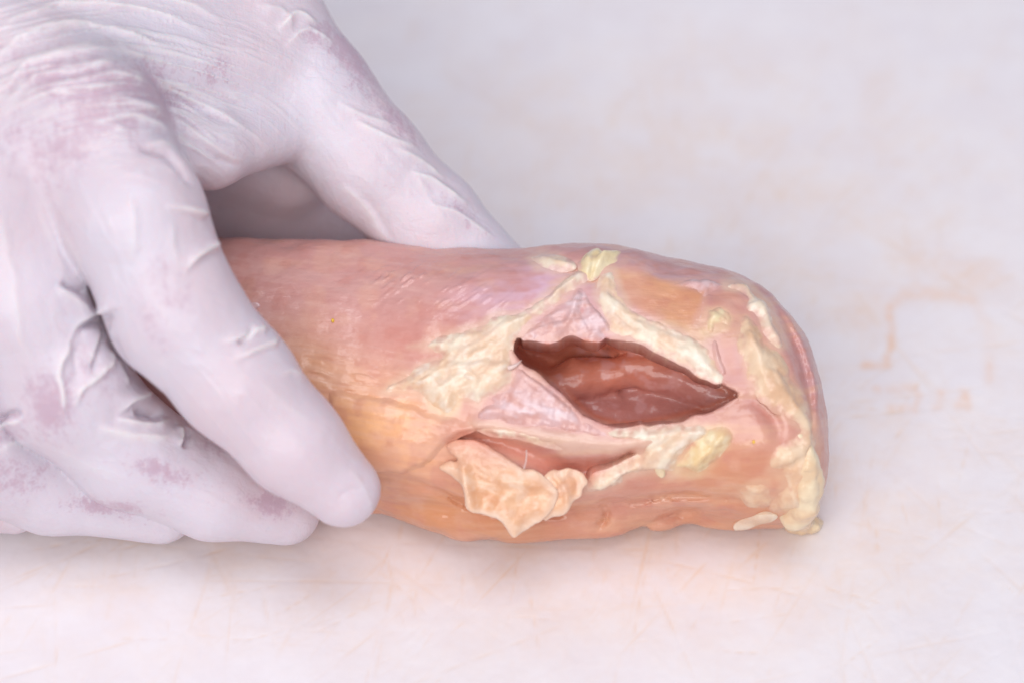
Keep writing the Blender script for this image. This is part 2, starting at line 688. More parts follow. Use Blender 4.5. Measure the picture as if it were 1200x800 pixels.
def cub(x, xs, ys):
    """smooth interpolation through the stations"""
    m = np.gradient(ys, xs)
    i = np.clip(np.searchsorted(xs, x) - 1, 0, len(xs) - 2)
    h = xs[i + 1] - xs[i]
    t = np.clip((x - xs[i]) / h, 0, 1)
    return ((2 * t ** 3 - 3 * t ** 2 + 1) * ys[i] + (t ** 3 - 2 * t ** 2 + t) * h * m[i] + (-2 * t ** 3 + 3 * t ** 2) * ys[i + 1] + (t ** 3 - t ** 2) * h * m[i + 1])


def f_upper(p):
    x = p[:, 0]
    yc, zc, A, B, ph = [cub(x, STW[:, 0], STW[:, k]) for k in range(1, 6)]
    dy, dz = p[:, 1] - yc, p[:, 2] - zc
    s = dy * np.cos(ph) + dz * np.sin(ph)
    t = -dy * np.sin(ph) + dz * np.cos(ph)
    e = 2.35
    r = (np.abs(s / A) ** e + np.abs(t / B) ** e + 1e-9) ** (1 / e)
    f = (r - 1) * np.minimum(A, B) * 0.95
    # blunt right end, left end under the palm
    xe = 6.02 - 0.10 * (p[:, 2] - 1.6) ** 2 - 0.035 * (p[:, 1] + 2.6) ** 2
    f = smax(f, x - xe, 1.3)
    f = smax(f, -9.2 - x, 1.5)
    return f


def f_lower(p):
    """the under-lying lobe that shows below the crease"""
    x = p[:, 0]
    us = np.array([120, 300, 440, 520, 600, 700, 800, 900, 980.])
    vb = np.array([590, 600, 609, 634, 641, 637, 624, 616, 612.])
    yb = np.array([P(u, v, 0.22)[1] - .12 for u, v in zip(us, vb)])
    front = cub(x, (us - 600) / 60, yb)
    th = cub(x, (us - 600) / 60, np.array([.6, .65, .72, .80, .86, .85, .75, .6, .5]))
    dz = (p[:, 2] - th) / th
    dy = (p[:, 1] - (front + 1.9)) / 1.9
    f = ((np.abs(dy) ** 2.8 + np.abs(dz) ** 2.8 + 1e-9) ** (1 / 2.8) - 1) * th * 0.95
    back = p[:, 1] - (front + 3.2)
    f = np.where(p[:, 1] > front + 1.9, np.maximum(np.abs(p[:, 2] - th) - th, back), f)
    f = smax(f, x - 5.55, .5)
    f = smax(f, -8.5 - x, .8)
    return f


CAV = curve([(601, 400), (622, 400), (648, 402), (668, 394), (700, 398), (735, 404), (770, 416), (800, 432), (832, 446), (864, 461), (846, 474), (815, 484),
             (775, 494), (738, 499), (705, 494), (682, 481), (660, 459), (636, 438), (612, 424), (606, 414), (601, 400)][:-1] + [(601, 400)], 5)


def f_body(p, detail=True):
    up = f_upper(p)
    lo = f_lower(p)
    f = smin(up, lo, 0.10)
    u, v = proj(p)
    if detail:
        # soft lumps of muscle
        f = f + 0.05 * noise(p, 0.9, 3) + 0.025 * noise(p, 2.1, 5)
    return f


def trace(u, v, f, start=52.0):
    """first hit of the sight lines through the pixels u, v with f = 0"""
    d = FWD[None] + RIGHT[None] * ((u - 600) / FPX)[:, None] - UP[None] * ((v - 400) / FPX)[:, None]
    d /= np.linalg.norm(d, axis=1, keepdims=True)
    t = np.full(len(u), start)
    for _ in range(26):
        t = t + 0.9 * np.clip(f(CAMP + d * t[:, None]), -0.5, 2.0)
        t = np.minimum(t, 75)
    return CAMP + d * t[:, None], t


def grad(f, p, e=0.06):
    g = np.stack([f(p + e * np.eye(3)[k]) - f(p - e * np.eye(3)[k]) for k in range(3)], 1)
    return g / np.linalg.norm(g, axis=1, keepdims=True).clip(1e-9)


CAVC, _ = trace(np.array([730.]), np.array([445.]), f_body)
CAVC = CAVC[0]


def pocket(f, p, u, v, dep):
    inside = polysd(u, v, CAV) / 60.0 + .035 * fbm(np.stack([u, v], 1), .07, 23, 3)
    hole = -inside + 0.10 * np.clip(dep, -1, 3) - 0.22 * np.exp(-((dep - 1.0) / .7) ** 2)
    hole = smax(hole, dep - 2.1 - .2 * noise(p, .9, 77), 0.5)

    def Q(a, b, c):
        return CAVC + FWD * c + RIGHT * (a - 730) / 60 - UP * (b - 445) / 60
    # folds of muscle inside it
    r1 = cone(p, Q(600, 484, 1.9), Q(680, 446, 1.85), .50, .36)
    r1 = smin(r1, cone(p, Q(680, 446, 1.85), Q(765, 432, 1.9), .36, .33), .2)
    r1 = smin(r1, cone(p, Q(765, 432, 1.9), Q(850, 466, 1.8), .33, .40), .2)
    r2 = cone(p, Q(700, 500, 2.3), Q(790, 492, 2.3), .66, .58)
    r3 = cone(p, Q(690, 480, 2.5), Q(800, 466, 2.5), .55, .55)
    inner = smin(smin(r1, r2, .14), r3, .14) + .05 * fbm(p, 2.6, 9, 3)
    hole = smax(hole, -inner, 0.06)
    return smax(f, -hole, 0.05)


def f_meat(p):
    f = f_body(p)
    u, v = proj(p)
    dep = (p - CAVC) @ FWD                       # depth behind the mouth of the pocket
    # hollow seam under the lower lip
    seam = curve([(535, 512), (575, 514), (625, 532), (660, 547), (700, 548), (740, 532)])
    d, sd, pos = near_line(u, v, seam, 50)
    w = 15 * np.sin(np.pi * np.clip(pos * .9 + .08, 0, 1))
    near = sstep(1.2, 0.0, np.abs(f))
    f = f + 0.30 * np.exp(-(d / np.maximum(w, 4)) ** 2) * near
    # groove of the thumb-side edge, folds at the right end
    for line, hgt, wd in (
        (curve([(905, 345), (930, 400), (945, 450), (950, 500)]), .10, 7),
        (curve([(850, 480), (880, 470), (905, 490), (915, 520)]), .12, 8),
        (curve([(684, 584), (740, 588), (790, 580), (840, 582), (880, 591), (908, 602)]), .11, 5),
        (curve([(430, 556), (470, 560), (520, 578), (552, 592), (620, 604), (690, 596)]), .09, 5),
        (curve([(706, 592), (712, 604), (700, 618)]), .07, 4),
        (curve([(740, 622), (800, 600), (850, 588)]), .05, 5),
        (curve([(640, 300), (700, 330), (705, 350)]), .06, 8),
    ):
        d, sd, pos = near_line(u, v, line, 4 * wd)
        f = f + hgt * np.exp(-(d / wd) ** 2) * near * np.sin(np.pi * np.clip(pos, .02, .98)) ** .5
    # raised ropes
    for line, hgt, wd in (
        (curve([(905, 345), (938, 400), (955, 450), (957, 500)]), -.05, 5),
        (curve([(560, 500), (640, 512), (720, 520), (770, 515)]), -.12, 9),
    ):
        d, sd, pos = near_line(u, v, line, 4 * wd)
        f = f + hgt * np.exp(-(d / wd) ** 2) * near
    m = (np.abs(u - 730) < 190) & (np.abs(v - 445) < 110) & (dep > -1.5) & (dep < 4)
    if m.any():
        f[m] = pocket(f[m], p[m], u[m], v[m], dep[m])
    f = smax(f, -p[:, 2] + 0.02, 0.15)
    return f


def f_smooth(p):
    return f_body(p, False)


def f_hang(p):
    return smin(f_upper(p), f_lower(p), 1.6)


PATCHES = []


def spec(*a, **k):
    PATCHES.append((a, k))


def list_patches():
    # the orange film-covered muscle whose ragged lower edge laps over the lower lobe
    spec('muscle_fold', [(380, 500), (400, 540), (440, 553), (474, 555), (506, 541), (531, 517), (556, 506), (560, 496), (520, 486), (470, 470), (420, 458), (385, 460)], .13, M_meat, 3, 5, 3, .25, .03)
    # cream fat left of the pocket, running up to the knot on the ridge
    spec('fat_layer', [(478, 406), (507, 396), (537, 387), (564, 381), (572, 372), (590, 366), (612, 365), (640, 346), (664, 324), (680, 316), (694, 322), (668, 345), (640, 366), (622, 378), (608, 394), (601, 406), (602, 420), (600, 444),
                        (591, 456), (579, 461), (569, 466), (562, 478), (552, 470), (540, 468), (532, 482), (520, 486), (503, 472), (491, 462), (470, 457), (446, 462), (455, 450), (477, 437), (494, 424), (516, 417), (500, 411)],
          .11, M_fat, 11, 7, 3, .5, .06, creases=[([(515, 417), (545, 424), (575, 420)], -.05, 4), ([(520, 440), (545, 434), (560, 445)], -.06, 4), ([(560, 440), (556, 432), (572, 428)], .06, 8), ([(505, 445), (520, 460), (530, 475)], .05, 6), ([(620, 362), (650, 340), (680, 318)], .07, 4), ([(603, 370), (640, 352), (676, 330)], .05, 3)])
    spec('fat_lump', [(536, 430), (552, 426), (566, 432), (568, 448), (556, 458), (540, 452), (532, 442)], .20, M_fat, 12, 10, 2, .3, .08)
    spec('fat_lump', [(512, 456), (524, 452), (534, 460), (536, 474), (526, 484), (514, 478), (506, 468)], .16, M_fat_y, 13, 8, 3, .4, .1)
    # knot of fat on the ridge
    spec('fat_knot', [(676, 308), (682, 297), (700, 289), (716, 290), (731, 294), (722, 308), (708, 318), (698, 327), (688, 328), (680, 322)], .13, M_fat_y, 21, 7, 3, .3, .05, soft=True, blend=6,
          creases=[([(692, 326), (696, 308), (710, 292)], -.05, 3), ([(684, 322), (686, 308), (698, 294)], .03, 4), ([(700, 322), (706, 306), (722, 296)], .04, 4)])
    spec('fat_layer', [(612, 301), (632, 296), (654, 299), (674, 308), (672, 316), (650, 318), (630, 312)], .07, M_fat, 22, 6, 3)
    # puckered membrane above the pocket
    spec('membrane', [(612, 390), (626, 376), (646, 362), (668, 346), (684, 332), (692, 350), (706, 368), (718, 384), (708, 396), (694, 402), (680, 396), (668, 391), (650, 401), (628, 399), (612, 397)], .07, M_memb, 31, 6, 4, .5, .05, step=1.3,
          creases=[([(676, 340), (672, 365), (664, 380)], .05, 4), ([(690, 352), (704, 374), (716, 386)], .08, 4), ([(684, 335), (682, 365), (690, 385)], -.05, 4), ([(640, 370), (650, 384), (672, 384)], .04, 5)])
    # pale rim between the pocket and the orange muscle
    spec('fat_rim', [(704, 318), (720, 317), (728, 344), (748, 365), (790, 383), (825, 399), (837, 420), (848, 440), (842, 449), (814, 437), (782, 417), (750, 402), (718, 394), (706, 372), (698, 344)], .08, M_fat, 41, 7, 4, .3, .05, blend=10,
          creases=[([(730, 352), (752, 371), (800, 391), (828, 405), (846, 440)], .05, 3), ([(715, 330), (722, 360), (745, 384)], -.03, 5)])
    spec('sinew', [(836, 396), (842, 404), (846, 420), (852, 436), (846, 441), (838, 426), (833, 408)], .08, M_memb, 42, 4, 2)
    spec('fat_layer', [(829, 362), (840, 359), (851, 364), (857, 374), (852, 384), (840, 382), (832, 389), (826, 376)], .07, M_fat_y, 43, 5, 5, .5, .12)
    spec('membrane', [(786, 335), (806, 326), (834, 328), (852, 334), (840, 342), (828, 350), (824, 372), (818, 372), (822, 345), (800, 338)], .05, M_memb, 44, 4, 3)
    # narrow fat strip and the wide translucent fat fold on the right
    spec('fat_fold', [(866, 370), (878, 366), (892, 388), (905, 404), (918, 414), (927, 432), (942, 462), (951, 480), (958, 504), (960, 535), (957, 575), (955, 606), (942, 613), (929, 610), (917, 605), (902, 596), (914, 571), (917, 559), (899, 551),
                       (903, 530), (917, 517), (935, 505), (918, 488), (893, 471), (878, 452), (868, 428), (861, 398)], .13, M_fat_p, 51, 10, 4, .45, .03,
          creases=[([(905, 552), (925, 545), (948, 520), (955, 500)], -.07, 5), ([(915, 520), (935, 530), (945, 520)], .06, 8), ([(880, 380), (884, 420), (905, 455)], .05, 9), ([(900, 430), (915, 440), (930, 470)], -.03, 6)])
    spec('fat_strip', [(850, 334), (864, 331), (876, 334), (884, 346), (896, 351), (904, 366), (909, 383), (919, 402), (913, 410), (902, 401), (894, 388), (886, 371), (874, 361), (878, 351), (866, 341), (852, 339)], .16, M_fat, 52, 6, 2, .35, .07)
    spec('fat_layer', [(708, 505), (730, 500), (760, 499), (801, 496), (825, 498), (838, 512), (812, 520), (796, 538), (790, 552), (777, 557), (760, 552), (733, 559), (728, 567), (709, 574), (685, 576), (690, 561), (716, 547), (738, 536), (750, 528), (738, 519), (716, 515)], .10, M_fat, 61, 6, 4, .5, .06,
          creases=[([(720, 508), (780, 508), (820, 504)], .05, 5), ([(700, 566), (740, 545), (780, 530)], .05, 8)])
    spec('fat_lump', [(796, 536), (806, 520), (824, 502), (846, 496), (860, 507), (855, 525), (838, 543), (819, 556), (800, 550), (790, 546)], .20, M_fat_y, 62, 9, 2, .35, .06, creases=[([(822, 512), (832, 520), (850, 522)], -.05, 4)])
    spec('fat_bit', [(764, 541), (774, 539), (780, 550), (778, 558), (768, 554)], .12, M_fat_y, 63, 4, 1.5)
    # lower lip of the pocket
    spec('lip_membrane', [(604, 430), (622, 438), (642, 452), (664, 473), (684, 491), (706, 502), (724, 510), (738, 519), (712, 516), (670, 510), (620, 503), (580, 496), (560, 492), (566, 476), (582, 462), (598, 450)], .07, M_memb, 71, 5, 3, .6, .06,
          creases=[([(612, 436), (650, 466), (690, 498)], .05, 3), ([(560, 486), (580, 480), (600, 486)], .06, 5), ([(570, 470), (586, 474), (596, 466)], -.05, 4)])
    spec('lip_rope', [(552, 497), (590, 497), (630, 504), (680, 511), (716, 515), (742, 520), (716, 529), (680, 528), (640, 522), (600, 513), (570, 509)], .14, M_fat, 72, 6, 3, .35, .06)
    # hanging skin flap
    def lift1(u, v):
        return -.06 + .10 * sstep(518, 545, v) + .16 * sstep(545, 620, v) + .10 * np.exp(-((u - 546) / 9) ** 2) * sstep(540, 570, v) + .05 * np.sin(u * .13) * sstep(560, 600, v)
    def lift2(u, v):
        return -.03 + .07 * sstep(550, 570, v) + .08 * sstep(560, 600, v)
    spec('skin_flap', [(634, 556), (646, 549), (656, 551), (664, 546), (676, 549), (687, 557), (690, 565), (684, 573), (682, 581), (671, 588), (662, 600), (650, 602), (636, 608), (630, 590), (632, 570)], .045, M_skin, 82, 8, 3, .4, .05, lift=lift2, f=f_hang,
         creases=[([(650, 556), (662, 570), (664, 590)], .05, 4), ([(672, 556), (676, 568), (672, 582)], -.03, 4)])
    spec('skin_flap', [(520, 522), (534, 515), (556, 515), (576, 523), (596, 534), (614, 546), (630, 549), (644, 560), (655, 570), (654, 580), (647, 592), (640, 600), (630, 606), (620, 613), (606, 621), (600, 620), (593, 609), (584, 603), (570, 601), (557, 596), (549, 590),
                        (547, 578), (541, 566), (530, 558), (518, 551), (515, 545), (526, 539), (536, 539), (528, 530)], .06, M_skin, 81, 9, 2.2, .35, .035, step=1.4, lift=lift1, f=f_hang,
          creases=[([(545, 545), (552, 570), (560, 596)], .10, 6), ([(580, 575), (600, 580), (640, 572)], -.05, 9), ([(590, 560), (615, 562), (650, 572)], .07, 7), ([(575, 600), (590, 580), (610, 575)], .05, 6), ([(604, 625), (608, 605), (625, 590)], .05, 6)])
    # crumbs of fat along the lower edge
    spec('membrane', [(866, 574), (880, 562), (898, 563), (904, 584), (894, 595), (878, 596), (870, 587)], .05, M_fat_p, 91, 5, 4, .4, .08)
    spec('fat_bit', [(857, 622), (859, 612), (880, 602), (904, 599), (917, 605), (892, 614), (872, 621)], .05, M_fat, 92, 5, 3, .3, .08)
    # specks
    spec('speck', [(290, 358), (296, 354), (304, 355), (306, 360), (299, 363), (292, 362)], .04, M_memb, 93, 3, .3, 0, .1, step=1.0)
    spec('speck', [(388, 374), (391, 373), (393, 376), (391, 379), (388, 378)], .05, M_yolk, 94, 2, 0, 0, .1, step=.7)
    spec('speck', [(881, 515), (884, 514), (886, 517), (884, 520), (881, 519)], .05, M_yolk, 95, 2, 0, 0, .1, step=.7)
    spec('speck', [(328, 424), (334, 419), (341, 424), (337, 433), (331, 431)], .06, M_memb, 96, 3, .3, 0, .1, step=1.0)


list_patches()
SOLID = ('fat_knot', 'skin_flap', 'speck', 'fat_bit')

V, Q = surface(f_meat, (-9.8, -6.0, -0.15), (7.0, 3.2, 5.4), 0.06, 1.6)
V = smooth(V, Q, 1, .5)
V, Q = subdivide(V, Q)
N = normals(V, Q)
u, v = proj(V)
uvw = np.stack([u, v], 1)
# relief of the flesh: soft lumps, fibre ripples where the film over the muscle puckers
c_, s_ = math.cos(math.radians(-35)), math.sin(math.radians(-35))
rip = np.stack([(u * c_ + v * s_) * .05, (-u * s_ + v * c_) * .26], 1) + .35 * np.stack([noise(uvw, .03, 8), noise(uvw, .03, 9)], 1)
ripple = sstep(.1, .9, fbm(rip, 1.0, 61, 2)) * (blob(u, v, 520, 340, 70, 24, 8) + .8 * blob(u, v, 470, 325, 40, 16))
rip2 = np.stack([u * .03, v * .17 - u * .03], 1) + .4 * np.stack([noise(uvw, .03, 18), noise(uvw, .03, 19)], 1)
ripple2 = sstep(-.1, .9, fbm(rip2, 1.0, 62, 2)) * blob(u, v, 420, 440, 80, 26, 10)
rip3 = np.stack([u * .02 + v * .05, v * .10 - u * .02], 1)
ripple3 = fbm(rip3, 1.0, 63, 3) * (blob(u, v, 870, 590, 110, 50) + blob(u, v, 620, 610, 140, 30)) * .35
V = V + N * (0.012 * fbm(V, 3.0, 31, 3) + 0.032 * ripple + .035 * ripple2 + .03 * ripple3)[:, None]
# colours of the flesh, with painted sheen and shade
C = np.tile(np.array(rgb(226, 172, 156)[:3]), (len(V), 1))


def tint(w, c):
    global C
    w = np.clip(w, 0, 1)[:, None]
    C = C * (1 - w) + np.array(rgb(*c)[:3]) * w


def flesh(V, u, v, rim=True):
    """colour of the flesh from place to place, with painted sheen and shade: pink muscle, orange film, red pocket"""
    C = np.tile(np.array(rgb(205, 151, 144)[:3]), (len(V), 1))
    nz = fbm(V, 1.6, 71, 4)

    def tint(w, c):
        w = np.clip(w, 0, 1)[:, None]
        C[:] = C * (1 - w) + np.array(rgb(*c)[:3]) * w

    tint(.95 * blob(u, v, 440, 500, 120, 66, 25) * (1 + .3 * nz), (242, 184, 132))  # orange film, lightened to offset the finger's shadow
    tint(.7 * blob(u, v, 360, 435, 60, 40, 30), (220, 164, 122))
    tint(.55 * blob(u, v, 500, 400, 70, 30, 0), (208, 134, 118))
    tint(.75 * blob(u, v, 610, 338, 62, 30, -15) * (1 + .5 * nz), (216, 180, 200))  # lilac sheen painted below the ridge
    top = np.interp(u, [430, 600, 690, 760, 830, 890, 930, 960], [284, 298, 292, 303, 318, 330, 355, 430])
    tint(.75 * sstep(26, 8, v - top + 6 * nz) * sstep(640, 700, u), (192, 156, 160))  # back muscle band, darkened with painted grazing shade
    tint(.9 * sstep(-6, 8, polysd(u, v, [(722, 318), (760, 318), (800, 330), (832, 338), (826, 372), (822, 396), (790, 382), (745, 366), (728, 345)]) + 5 * nz), (220, 158, 112))
    tint(.6 * blob(u, v, 690, 365, 60, 40), (220, 176, 188))
    tint(.6 * sstep(-4, 6, polysd(u, v, [(832, 342), (852, 336), (878, 350), (872, 362), (862, 400), (864, 440), (842, 436), (832, 400)]) + 4 * nz), (214, 158, 140))
    tint(.85 * blob(u, v, 850, 555, 130, 55), (210, 143, 100))
    tint(.95 * blob(u, v, 560, 605, 190, 45, 4), (208, 140, 90))
    tint(.5 * blob(u, v, 700, 618, 90, 16, 0), (204, 136, 112))
    tint(.7 * blob(u, v, 850, 612, 120, 26, -6), (212, 150, 106))
    tint(.35 * sstep(.0, .9, fbm(V, 2.2, 75, 4)), (222, 170, 144))
    tint(.30 * sstep(.1, .9, fbm(V, 3.5, 78, 3)), (196, 124, 110))
    tint(.8 * sstep(925, 950, u + 12 * nz) * sstep(520, 440, v), (190, 146, 146))  # shade painted on the upper right end
    q = np.stack([u * .010, (v - .18 * (u - 300)) * .13], 1) + .5 * np.stack([noise(V, .8, 5), noise(V, .8, 6)], 1)
    g = fbm(q, 1.0, 301, 3)
    left = sstep(620, 480, u)
    tint(.17 * left * sstep(.05, .9, g), (228, 190, 178))
    tint(.22 * left * sstep(-.05, -.9, g), (188, 126, 116))
    q = np.stack([u * .012, (v + .10 * (u - 300)) * .10], 1) + .5 * np.stack([noise(V, .8, 7), noise(V, .8, 8)], 1)
    g = fbm(q, 1.0, 302, 3)
    right = sstep(480, 620, u)
    tint(.34 * right * sstep(.05, .9, g), (224, 176, 138))
    tint(.30 * right * sstep(-.05, -.9, g), (192, 118, 92))
    for a_, k_ in PATCHES:
        nm, poly, mat = a_[0], a_[1], a_[3]
        if nm in SOLID or mat is M_meat:
            continue
        pp = curve(list(poly) + [poly[0]], 2)
        m = (u > pp[:, 0].min() - 20) & (u < pp[:, 0].max() + 20) & (v > pp[:, 1].min() - 20) & (v < pp[:, 1].max() + 20)
        w = np.zeros(len(u))
        w[m] = sstep(-8, 4, polysd(u[m], v[m], pp) + 6 * nz[m])
        tn = mat['tones']
        tint(.42 * w, [.5 * (tn[i] + tn[i + 3]) for i in range(3)])
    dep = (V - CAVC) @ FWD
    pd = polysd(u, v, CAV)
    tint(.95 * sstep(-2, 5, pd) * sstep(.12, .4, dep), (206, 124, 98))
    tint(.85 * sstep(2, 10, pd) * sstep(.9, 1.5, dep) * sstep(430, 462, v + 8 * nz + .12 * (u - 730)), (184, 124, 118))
    tint(.45 * sstep(2, 10, pd) * sstep(.9, 1.6, dep) * sstep(.1, .9, fbm(V, 4.5, 81, 3)), (214, 168, 168))
    d, sd, pos = linesd(u, v, curve([(545, 510), (600, 522), (640, 542), (690, 552)]))
    tint(.8 * np.exp(-(d / 12) ** 2), (216, 138, 116))
    tint(.7 * sstep(7, 0, np.abs(pd - 4 + 3 * nz)) * sstep(.9, .1, dep), (216, 128, 92))
    return C


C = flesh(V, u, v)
fibre = np.clip(.12 + .5 * blob(u, v, 330, 350, 150, 90) + .4 * blob(u, v, 780, 355, 60, 40), 0, 1.4)

chicken = thing('raw_chicken', (0, -1.6, 0), 'raw boneless chicken piece with an open pocket and cream fat, held on the board', 'chicken')
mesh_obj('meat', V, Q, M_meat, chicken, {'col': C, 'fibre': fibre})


# ------------------------------------------------------------------ chicken: fat, membranes and skin laid over the meat
def patch(name, poly, T, mat, seed=0, w=8.0, rag=3.0, lump=0.35, lscale=.05, sink=.03, lift=None, f=None, step=1.7, base=None, nsc=.12, crv=3, creases=(), soft=None, blend=13.0):
    """a piece with real thickness lying on the meat, outlined in the photograph's pixels"""
    f = f or f_body
    rooted = lift is None
    if soft is None:
        soft = name not in SOLID
    poly = curve(list(poly) + [poly[0]], crv) if crv else np.array(poly, float)
    lo, hi = poly.min(0) - 6, poly.max(0) + 6
    us, vs = np.arange(lo[0], hi[0], step), np.arange(lo[1], hi[1], step)
    U, Vv = np.meshgrid(us, vs, indexing='ij')
    uu, vv = U.ravel(), Vv.ravel()
    uv = np.stack([uu, vv], 1)
    d = polysd(uu, vv, poly) + (2.0 if soft else 0) + .55 * rag * fbm(uv, .6 * nsc, seed, 3) - .1 * rag
    keep = d > 0
    # pull the outermost samples onto the outline so that the rim is not stepped
    hit, t = trace(uu[keep], vv[keep], f)
    dn = d[keep]
    k = np.full(len(uu), -1)
    k[keep] = np.arange(keep.sum())
    k = k.reshape(U.shape)
    q = np.stack([k[:-1, :-1], k[1:, :-1], k[1:, 1:], k[:-1, 1:]], -1).reshape(-1, 4)
    q = q[(q >= 0).all(1)]
    used = np.unique(q)
    re = np.full(len(hit), -1)
    re[used] = np.arange(len(used))
    q = re[q][:, ::-1]
    hit, dn = hit[used], dn[used]
    uv = uv[keep][used]
    n = grad(f, hit, .15)
    L = noise(uv, lscale, seed + 50) * .6 + noise(uv, lscale * 2.3, seed + 51) * .4
    prof = sstep(0, 1, dn / (w * 2.5)) if soft else np.sqrt(np.clip(1 - (1 - np.clip(dn / w, 0, 1)) ** 2, 0, 1))
    # sinewy grain along the piece's own length
    ctr = poly - poly.mean(0)
    ev, evec = np.linalg.eigh(ctr.T @ ctr)
    ax = evec[:, 1]
    def grain(w, a, b, sd):
        al, ac = w @ ax, w @ np.array([-ax[1], ax[0]])
        q = np.stack([al * a, ac * b], 1) + .5 * np.stack([noise(w, .035, sd), noise(w, .035, sd + 1)], 1)
        return fbm(q, 1.0, sd + 2, 3)
    G = grain(uv, .028, .11, seed + 200)
    th = T * (.95 if soft else 1.0) * prof * (1 + .6 * lump * L) + prof * (.35 if name in ('skin_flap', 'muscle_fold') else 1) * (.024 * G + .009 * fbm(uv, .16, seed + 210, 2))
    for line, hh, ww in creases:
        dd, sd, pos = near_line(uv[:, 0], uv[:, 1], curve(line), 4 * ww)
        th = th + hh * np.exp(-(dd / ww) ** 2) * np.clip(prof * 1.5, 0, 1)
    lf = lift(uv[:, 0], uv[:, 1]) if lift is not None else 0.0
    top = hit + n * (th - (.018 if rooted else sink) * (1 - prof) + lf)[:, None]
    under = hit + n * ((-.5 - .1 * prof) if rooted else (-.015 + lf - 0.02 * prof))[:, None]
    nv = len(top)
    ed = np.concatenate([q[:, [i, (i + 1) % 4]] for i in range(4)])
    key = np.sort(ed, 1)
    kk = key[:, 0].astype(np.int64) * nv + key[:, 1]
    un, inv, cnt = np.unique(kk, return_inverse=True, return_counts=True)
    be = ed[cnt[inv] == 1]
    # relax the rim
    bidx = np.unique(be)
    if rooted:
        under[bidx] = hit[bidx] - n[bidx] * .5
    for tgt, its in ((top, 14 if rooted else 5), (under, 14 if rooted else 5)):
      for _ in range(its):
        acc = np.zeros_like(tgt)
        c = np.zeros(nv)
        for a, b in ((0, 1), (1, 0)):
            for x in range(3):
                acc[:, x] += np.bincount(be[:, a], tgt[be[:, b], x], minlength=nv)
            c += np.bincount(be[:, a], minlength=nv)
        m = c > 0
        tgt[m] = .5 * tgt[m] + .5 * acc[m] / c[m][:, None]
    # a rooted piece keeps its own rim normals (the hidden side wall has separate vertices), so it runs out flat into the meat
    VV = np.concatenate([top, under, top]) if rooted else np.concatenate([top, under])
    o3 = 2 * nv if rooted else 0
    QQ = np.concatenate([q, q[:, ::-1] + nv, np.stack([be[:, 1] + o3, be[:, 0] + o3, be[:, 0] + nv, be[:, 1] + nv], 1)])
    dall = np.concatenate([dn, dn, dn]) if rooted else np.concatenate([dn, dn])
    uu, vv = proj(VV)
    fl = flesh(VV, uu, vv)
    at = {'col': fl, 'fibre': np.full(len(VV), .1)}
    if mat is not M_meat:
        tn = np.array(mat['tones']).reshape(3, 3)
        c1, c2, c3 = [np.array(rgb(*x)[:3]) for x in tn]
        k1 = sstep(-.6, .7, fbm(np.stack([uu, vv], 1), .045, seed + 7, 4))[:, None]
        k2 = (.35 * sstep(.0, 1.2, fbm(np.stack([uu, vv], 1), .11, seed + 9, 3)))[:, None]
        cc = (c1 * k1 + c2 * (1 - k1)) * (1 - k2) + c3 * k2
        g = grain(np.stack([uu, vv], 1), .028, .11, seed + 200)
        k3 = (.45 * sstep(.1, .9, g))[:, None]
        cc = cc * (1 - k3) + c3 * k3
        k4 = (.30 * sstep(-.1, -.9, g))[:, None]
        cc = cc * (1 - k4) + fl * k4
        if soft:
            dd = dall
            k = (sstep(.08, 1.0, dd / blend + .40 * fbm(np.stack([uu, vv], 1), .15, seed + 3, 2)))[:, None]
            cc = fl * (1 - k) + cc * k
        if name == 'skin_flap':
            k = (.6 * sstep(13, 1, dall) * sstep(535, 565, vv))[:, None]
            kt = (.9 * sstep(560, 525, vv + 6 * fbm(np.stack([uu, vv], 1), .06, 5, 2)))[:, None]
            cc = cc * (1 - kt) + fl * kt
            cc = cc * (1 - k) + c3 * k
        at['col'] = cc
    return mesh_obj(name, VV, QQ, mat, chicken, at)


for a_, k_ in PATCHES:
    patch(*a_, **k_)


def thread(name, pts, r0, r1, mat):
    """a thin strand; pts are pixel x, pixel y and height off the meat in centimetres"""
    c = curve([p[:2] for p in pts], 5)
    hh = np.interp(np.linspace(0, 1, len(c)), np.linspace(0, 1, len(pts)), [p[2] for p in pts])
    hit, _ = trace(c[:, 0], c[:, 1], f_smooth)
    ctr = hit - FWD * hh[:, None]
    n, k = len(ctr), 8
    tg = np.gradient(ctr, axis=0)
    tg /= np.linalg.norm(tg, axis=1, keepdims=True)
    a = np.cross(tg, FWD)
    a /= np.linalg.norm(a, axis=1, keepdims=True)
    b = np.cross(tg, a)
    rad = np.linspace(r0, r1, n)
    VV = np.concatenate([ctr[i] + rad[i] * (np.cos(t)[:, None] * a[i] + np.sin(t)[:, None] * b[i]) for i in range(n) for t in [np.arange(k) * 2 * math.pi / k]])
    QQ = np.array([(i * k + j, i * k + (j + 1) % k, (i + 1) * k + (j + 1) % k, (i + 1) * k + j) for i in range(n - 1) for j in range(k)])
    mesh_obj(name, VV, QQ, mat, chicken, {'col': np.tile(np.array(rgb(224, 196, 186)[:3]), (len(VV), 1))})


